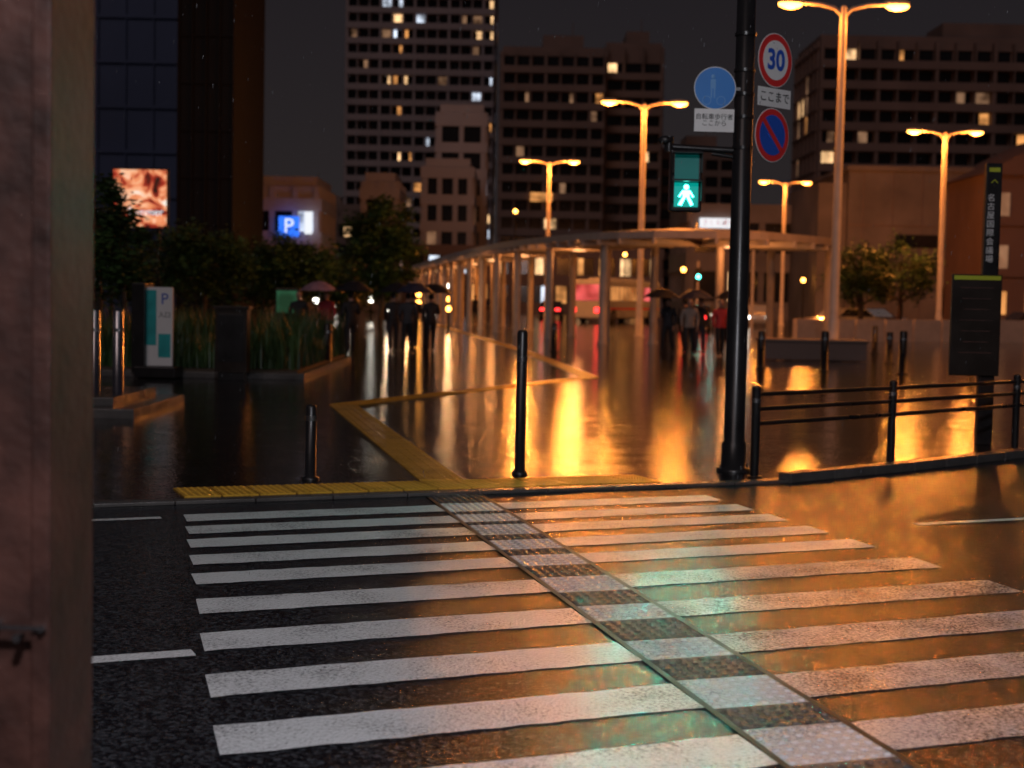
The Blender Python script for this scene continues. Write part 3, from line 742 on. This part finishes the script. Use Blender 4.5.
def person(x, y, yaw, top, bottom, umb=None, step=.14, h=1.0):
    pc[0] += 1; e = empty("pedestrian", (x, y, .022), yaw); e.scale = (h, h, h)
    J = [((0, 0, .94), .145), ((0, 0, 1.12), .135), ((0, 0, 1.31), .165), ((0, 0, 1.44), .075), ((0, .01, 1.51), .052), ((0, .02, 1.585), .08), ((0, .01, 1.66), .08)]
    E_ = [(0, 1), (1, 2), (2, 3), (3, 4), (4, 5), (5, 6)]
    def chain(root, pts):
        p = root
        for q in pts: J.append(q); E_.append((p, len(J)-1)); p = len(J)-1
        return J[-1][0]
    wr = (.13, .26, 1.22) if umb else (.23, .1, .88)
    h1 = chain(2, [((.19, 0, 1.375), .075), ((.25, .04, 1.12), .055), (wr, .033)])
    h2 = chain(2, [((-.19, 0, 1.375), .075), ((-.24, -.05, 1.12), .055), ((-.23, .06, .87), .033)])
    chain(0, [((.09, step*.2, .84), .105), ((.1, step*.8, .48), .075), ((.1, step, .09), .05), ((.105, step+.15, .038), .038)])
    chain(0, [((-.09, -step*.2, .84), .105), ((-.1, -step*.3, .48), .075), ((-.1, -step*1.3, .10), .05), ((-.105, -step*1.3+.15, .038), .038)])
    me = bpy.data.meshes.new("body"); bm = bmesh.new(); lay = bm.verts.layers.skin.verify()
    vv = []
    for i, (p, r) in enumerate(J):
        v = bm.verts.new(p); v[lay].radius = (r, r*(.75 if i in (0, 1, 2) else 1)); v[lay].use_root = (i == 0); vv.append(v)
    for a, c in E_: bm.edges.new((vv[a], vv[c]))
    bm.to_mesh(me); bm.free(); o = bpy.data.objects.new("body", me); COL.objects.link(o); o.parent = e
    me.materials.append(clothes(top, bottom, pc[0]))
    s = o.modifiers.new("skin", 'SKIN'); s.use_smooth_shade = True; sb = o.modifiers.new("sub", 'SUBSURF'); sb.levels = 2; sb.render_levels = 2
    b = MB(); b.ell((0, .015, 1.62), (.078, .095, .115), 'skin'); b.ell((0, -.008, 1.645), (.086, .098, .105), 'hair'); b.ell((0, .113, 1.61), (.012, .02, .02), 'skin', 6, 5)
    for sx in (-1, 1): b.ell((sx*.03, .10, 1.635), (.012, .01, .008), 'black', 6, 5); b.ell((sx*.08, .01, 1.61), (.01, .02, .03), 'skin', 6, 5)
    b.ell((0, .103, 1.57), (.022, .008, .006), 'signred', 6, 5); b.build("head", e)
    b = MB()
    for hp, sg in ((Vector(h1), 1), (Vector(h2), -1)):
        b.ell(hp+Vector((0, .02, -.04)), (.018, .04, .05), 'skin', 8, 6)
        for i in range(4):
            L_ = (.07, .08, .075, .06)[i]; p = hp+Vector((0, -.005+i*.018, -.075)); q = p+Vector((-sg*.01, .005, -L_*.55)); b.cyl(p, q, .009, .008, 'skin', 6); b.cyl(q, q+Vector((-sg*.02, .004, -L_*.4)), .008, .006, 'skin', 6)
        b.cyl(hp+Vector((0, .05, -.03)), hp+Vector((-sg*.02, .085, -.07)), .01, .008, 'skin', 6)
    b.build("hands", e)
    if umb: umbrella(e, h1[0], h1[1], h1[2], umb)
M['umk'] = simple("umbrella_black", (.015, .015, .02), .5); M['umb'] = simple("umbrella_navy", (.03, .035, .07), .5); M['ump'] = simple("umbrella_pale", (.42, .25, .32), .4)
K = (.02, .02, .024)
person(-3.6, 45, .1, K, (.03, .03, .04), 'umk'); person(-3.05, 43.5, -.2, (.05, .05, .06), K, 'umb'); person(-2.5, 45.5, .2, K, K, 'umk'); person(-3.2, 48, .1, K, K, 'umk')
person(-4.55, 42, .3, K, K, 'umk'); person(-5.6, 45, 2.8, (.5, .05, .07), (.03, .03, .05), 'ump'); person(-6.0, 42, 3.0, K, K)
person(4.85, 47, 2.6, (.03, .03, .04), K, 'umk'); person(5.35, 45.5, 3.0, (.3, .25, .22), K); person(5.85, 47, 2.9, K, (.04, .04, .06), 'umb'); person(6.35, 46, 3.3, (.5, .04, .05), K); person(6.8, 47, .2, K, K, 'umk'); person(5.6, 49, .4, K, K)
person(-1.0, 96, 0, K, K, 'umk'); person(-2.3, 90, .1, K, K)

# distant small lamps; the nearest ones are added to light the pedestrians
for x, y, z, k in ((-.0, 140, 9.5, 'warm'), (11, 150, 6, 'warm'), (-13, 150, 4, 'head'), (-17, 140, 3, 'warm'), (-19, 120, 3, 'head'), (13.5, 120, 4, 'warm'), (25, 130, 3.5, 'warm'), (-9.5, 100, 1.2, 'head'), (-7.6, 120, 1.6, 'warm'), (-5.6, 130, 2.4, 'head'), (-6.6, 104, 1.0, 'warm'), (-12.5, 95, 1.1, 'head'), (-4.8, 112, 1.3, 'warm'), (-4.6, 66, .9, 'warm'), (-6.0, 72, .9, 'head'), (-3.2, 74, .9, 'warm')):
    e = empty("park_lamp", (x, y, .0)); b = MB(); b.cyl((0, 0, 0), (0, 0, z), .07, .05, 'dark', 8); b.build("post", e); b = MB(); b.ell((0, 0, z+.15), (.2, .2, .2) if y > 80 else (.12, .12, .14), 'head' if k == 'head' else 'sodium'); b.build("globe", e)
    if y < 80: plight("pedestrian_fill", (0, 0, z+.45), (1, .55, .26), 40, .08, e)  # added fill light, makes the nearby figures catch light
e = empty("traffic_signal", (14.6, 92, .02))
b = MB(); b.cyl((0, 0, 0), (0, 0, 5.5), .1, .08, 'lamp_pole'); b.cyl((0, 0, 5.2), (-2.5, 0, 5.4), .05, .05, 'lamp_pole'); b.box((-2.2, -.1, 5.3), (1.2, .2, .4), 'dark')
for i, k in enumerate(('teal', 'black', 'black')): b.cyl((-2.6+i*.38, -.22, 5.3), (-2.6+i*.38, -.2, 5.3), .14, .14, k)
b.build("signal", e)
e = empty("traffic_signal", (13.2, 108, .02))
b = MB(); b.cyl((0, 0, 0), (0, 0, 4.5), .1, .08, 'lamp_pole'); b.box((0, -.1, 3.6), (.45, .25, .9), 'dark'); b.cyl((0, -.25, 3.4), (0, -.23, 3.4), .15, .15, 'teal'); b.build("signal", e)

# falling raindrops (small drops, one object)
b = MB(); rnd = random.Random(21); tilt = Matrix.Rotation(.12, 3, 'Y')
for i in range(2200):
    y = rnd.uniform(6, 22); x = rnd.uniform(-.42, .42)*y; z = rnd.uniform(.1, 6)
    b.ell((x, y, z), (.0011, .0011, rnd.uniform(.006, .012)), 'drop', 4, 3, tilt)
b.build("rain")

# ------------------------------------------------------------------ world, city-glow sun, camera
w = bpy.data.worlds.new("World"); scene.world = w; w.use_nodes = True; nt = w.node_tree; N, L = nt.nodes, nt.links
bg = N["Background"]; sky = N.new("ShaderNodeTexSky"); sky.sky_type = 'NISHITA'; sky.sun_disc = False
sky.sun_elevation = R(38); sky.sun_rotation = R(200)
tc = N.new("ShaderNodeTexCoord"); sx = N.new("ShaderNodeSeparateXYZ"); L.new(tc.outputs["Generated"], sx.inputs[0])
cr = N.new("ShaderNodeValToRGB"); cr.color_ramp.elements[0].position = 0; cr.color_ramp.elements[0].color = (.022, .017, .017, 1); cr.color_ramp.elements[1].position = .35; cr.color_ramp.elements[1].color = (.008, .0068, .0095, 1)
L.new(sx.outputs["Z"], cr.inputs["Fac"])
sc = N.new("ShaderNodeVectorMath"); sc.operation = 'SCALE'; sc.inputs["Scale"].default_value = .0003; L.new(sky.outputs["Color"], sc.inputs[0])
ad = N.new("ShaderNodeVectorMath"); ad.operation = 'ADD'; L.new(sc.outputs[0], ad.inputs[0]); L.new(cr.outputs["Color"], ad.inputs[1])
L.new(ad.outputs[0], bg.inputs["Color"]); bg.inputs["Strength"].default_value = 1
sl_ = bpy.data.lights.new("sun", 'SUN'); sl_.energy = .22; sl_.angle = R(25); sl_.color = (1, .76, .72)
so = bpy.data.objects.new("sun", sl_); COL.objects.link(so); so.rotation_euler = (R(52), 0, R(-20))

cd_ = bpy.data.cameras.new("camera"); cam = bpy.data.objects.new("camera", cd_); COL.objects.link(cam); scene.camera = cam
cd_.lens = 52.73; cd_.sensor_width = 36; cd_.clip_end = 3000; cd_.clip_start = .1
pitch = math.atan(87/1500)
cam.matrix_world = Matrix.Translation((0, 0, 1.7)) @ Matrix.Rotation(math.pi/2-pitch, 4, 'X') @ Matrix.Rotation(.02, 4, 'Z')
cd_.dof.use_dof = True; cd_.dof.focus_distance = 9.0; cd_.dof.aperture_fstop = 2.2
scene.view_settings.view_transform = 'Standard'; scene.view_settings.look = 'None'; scene.view_settings.exposure = 0
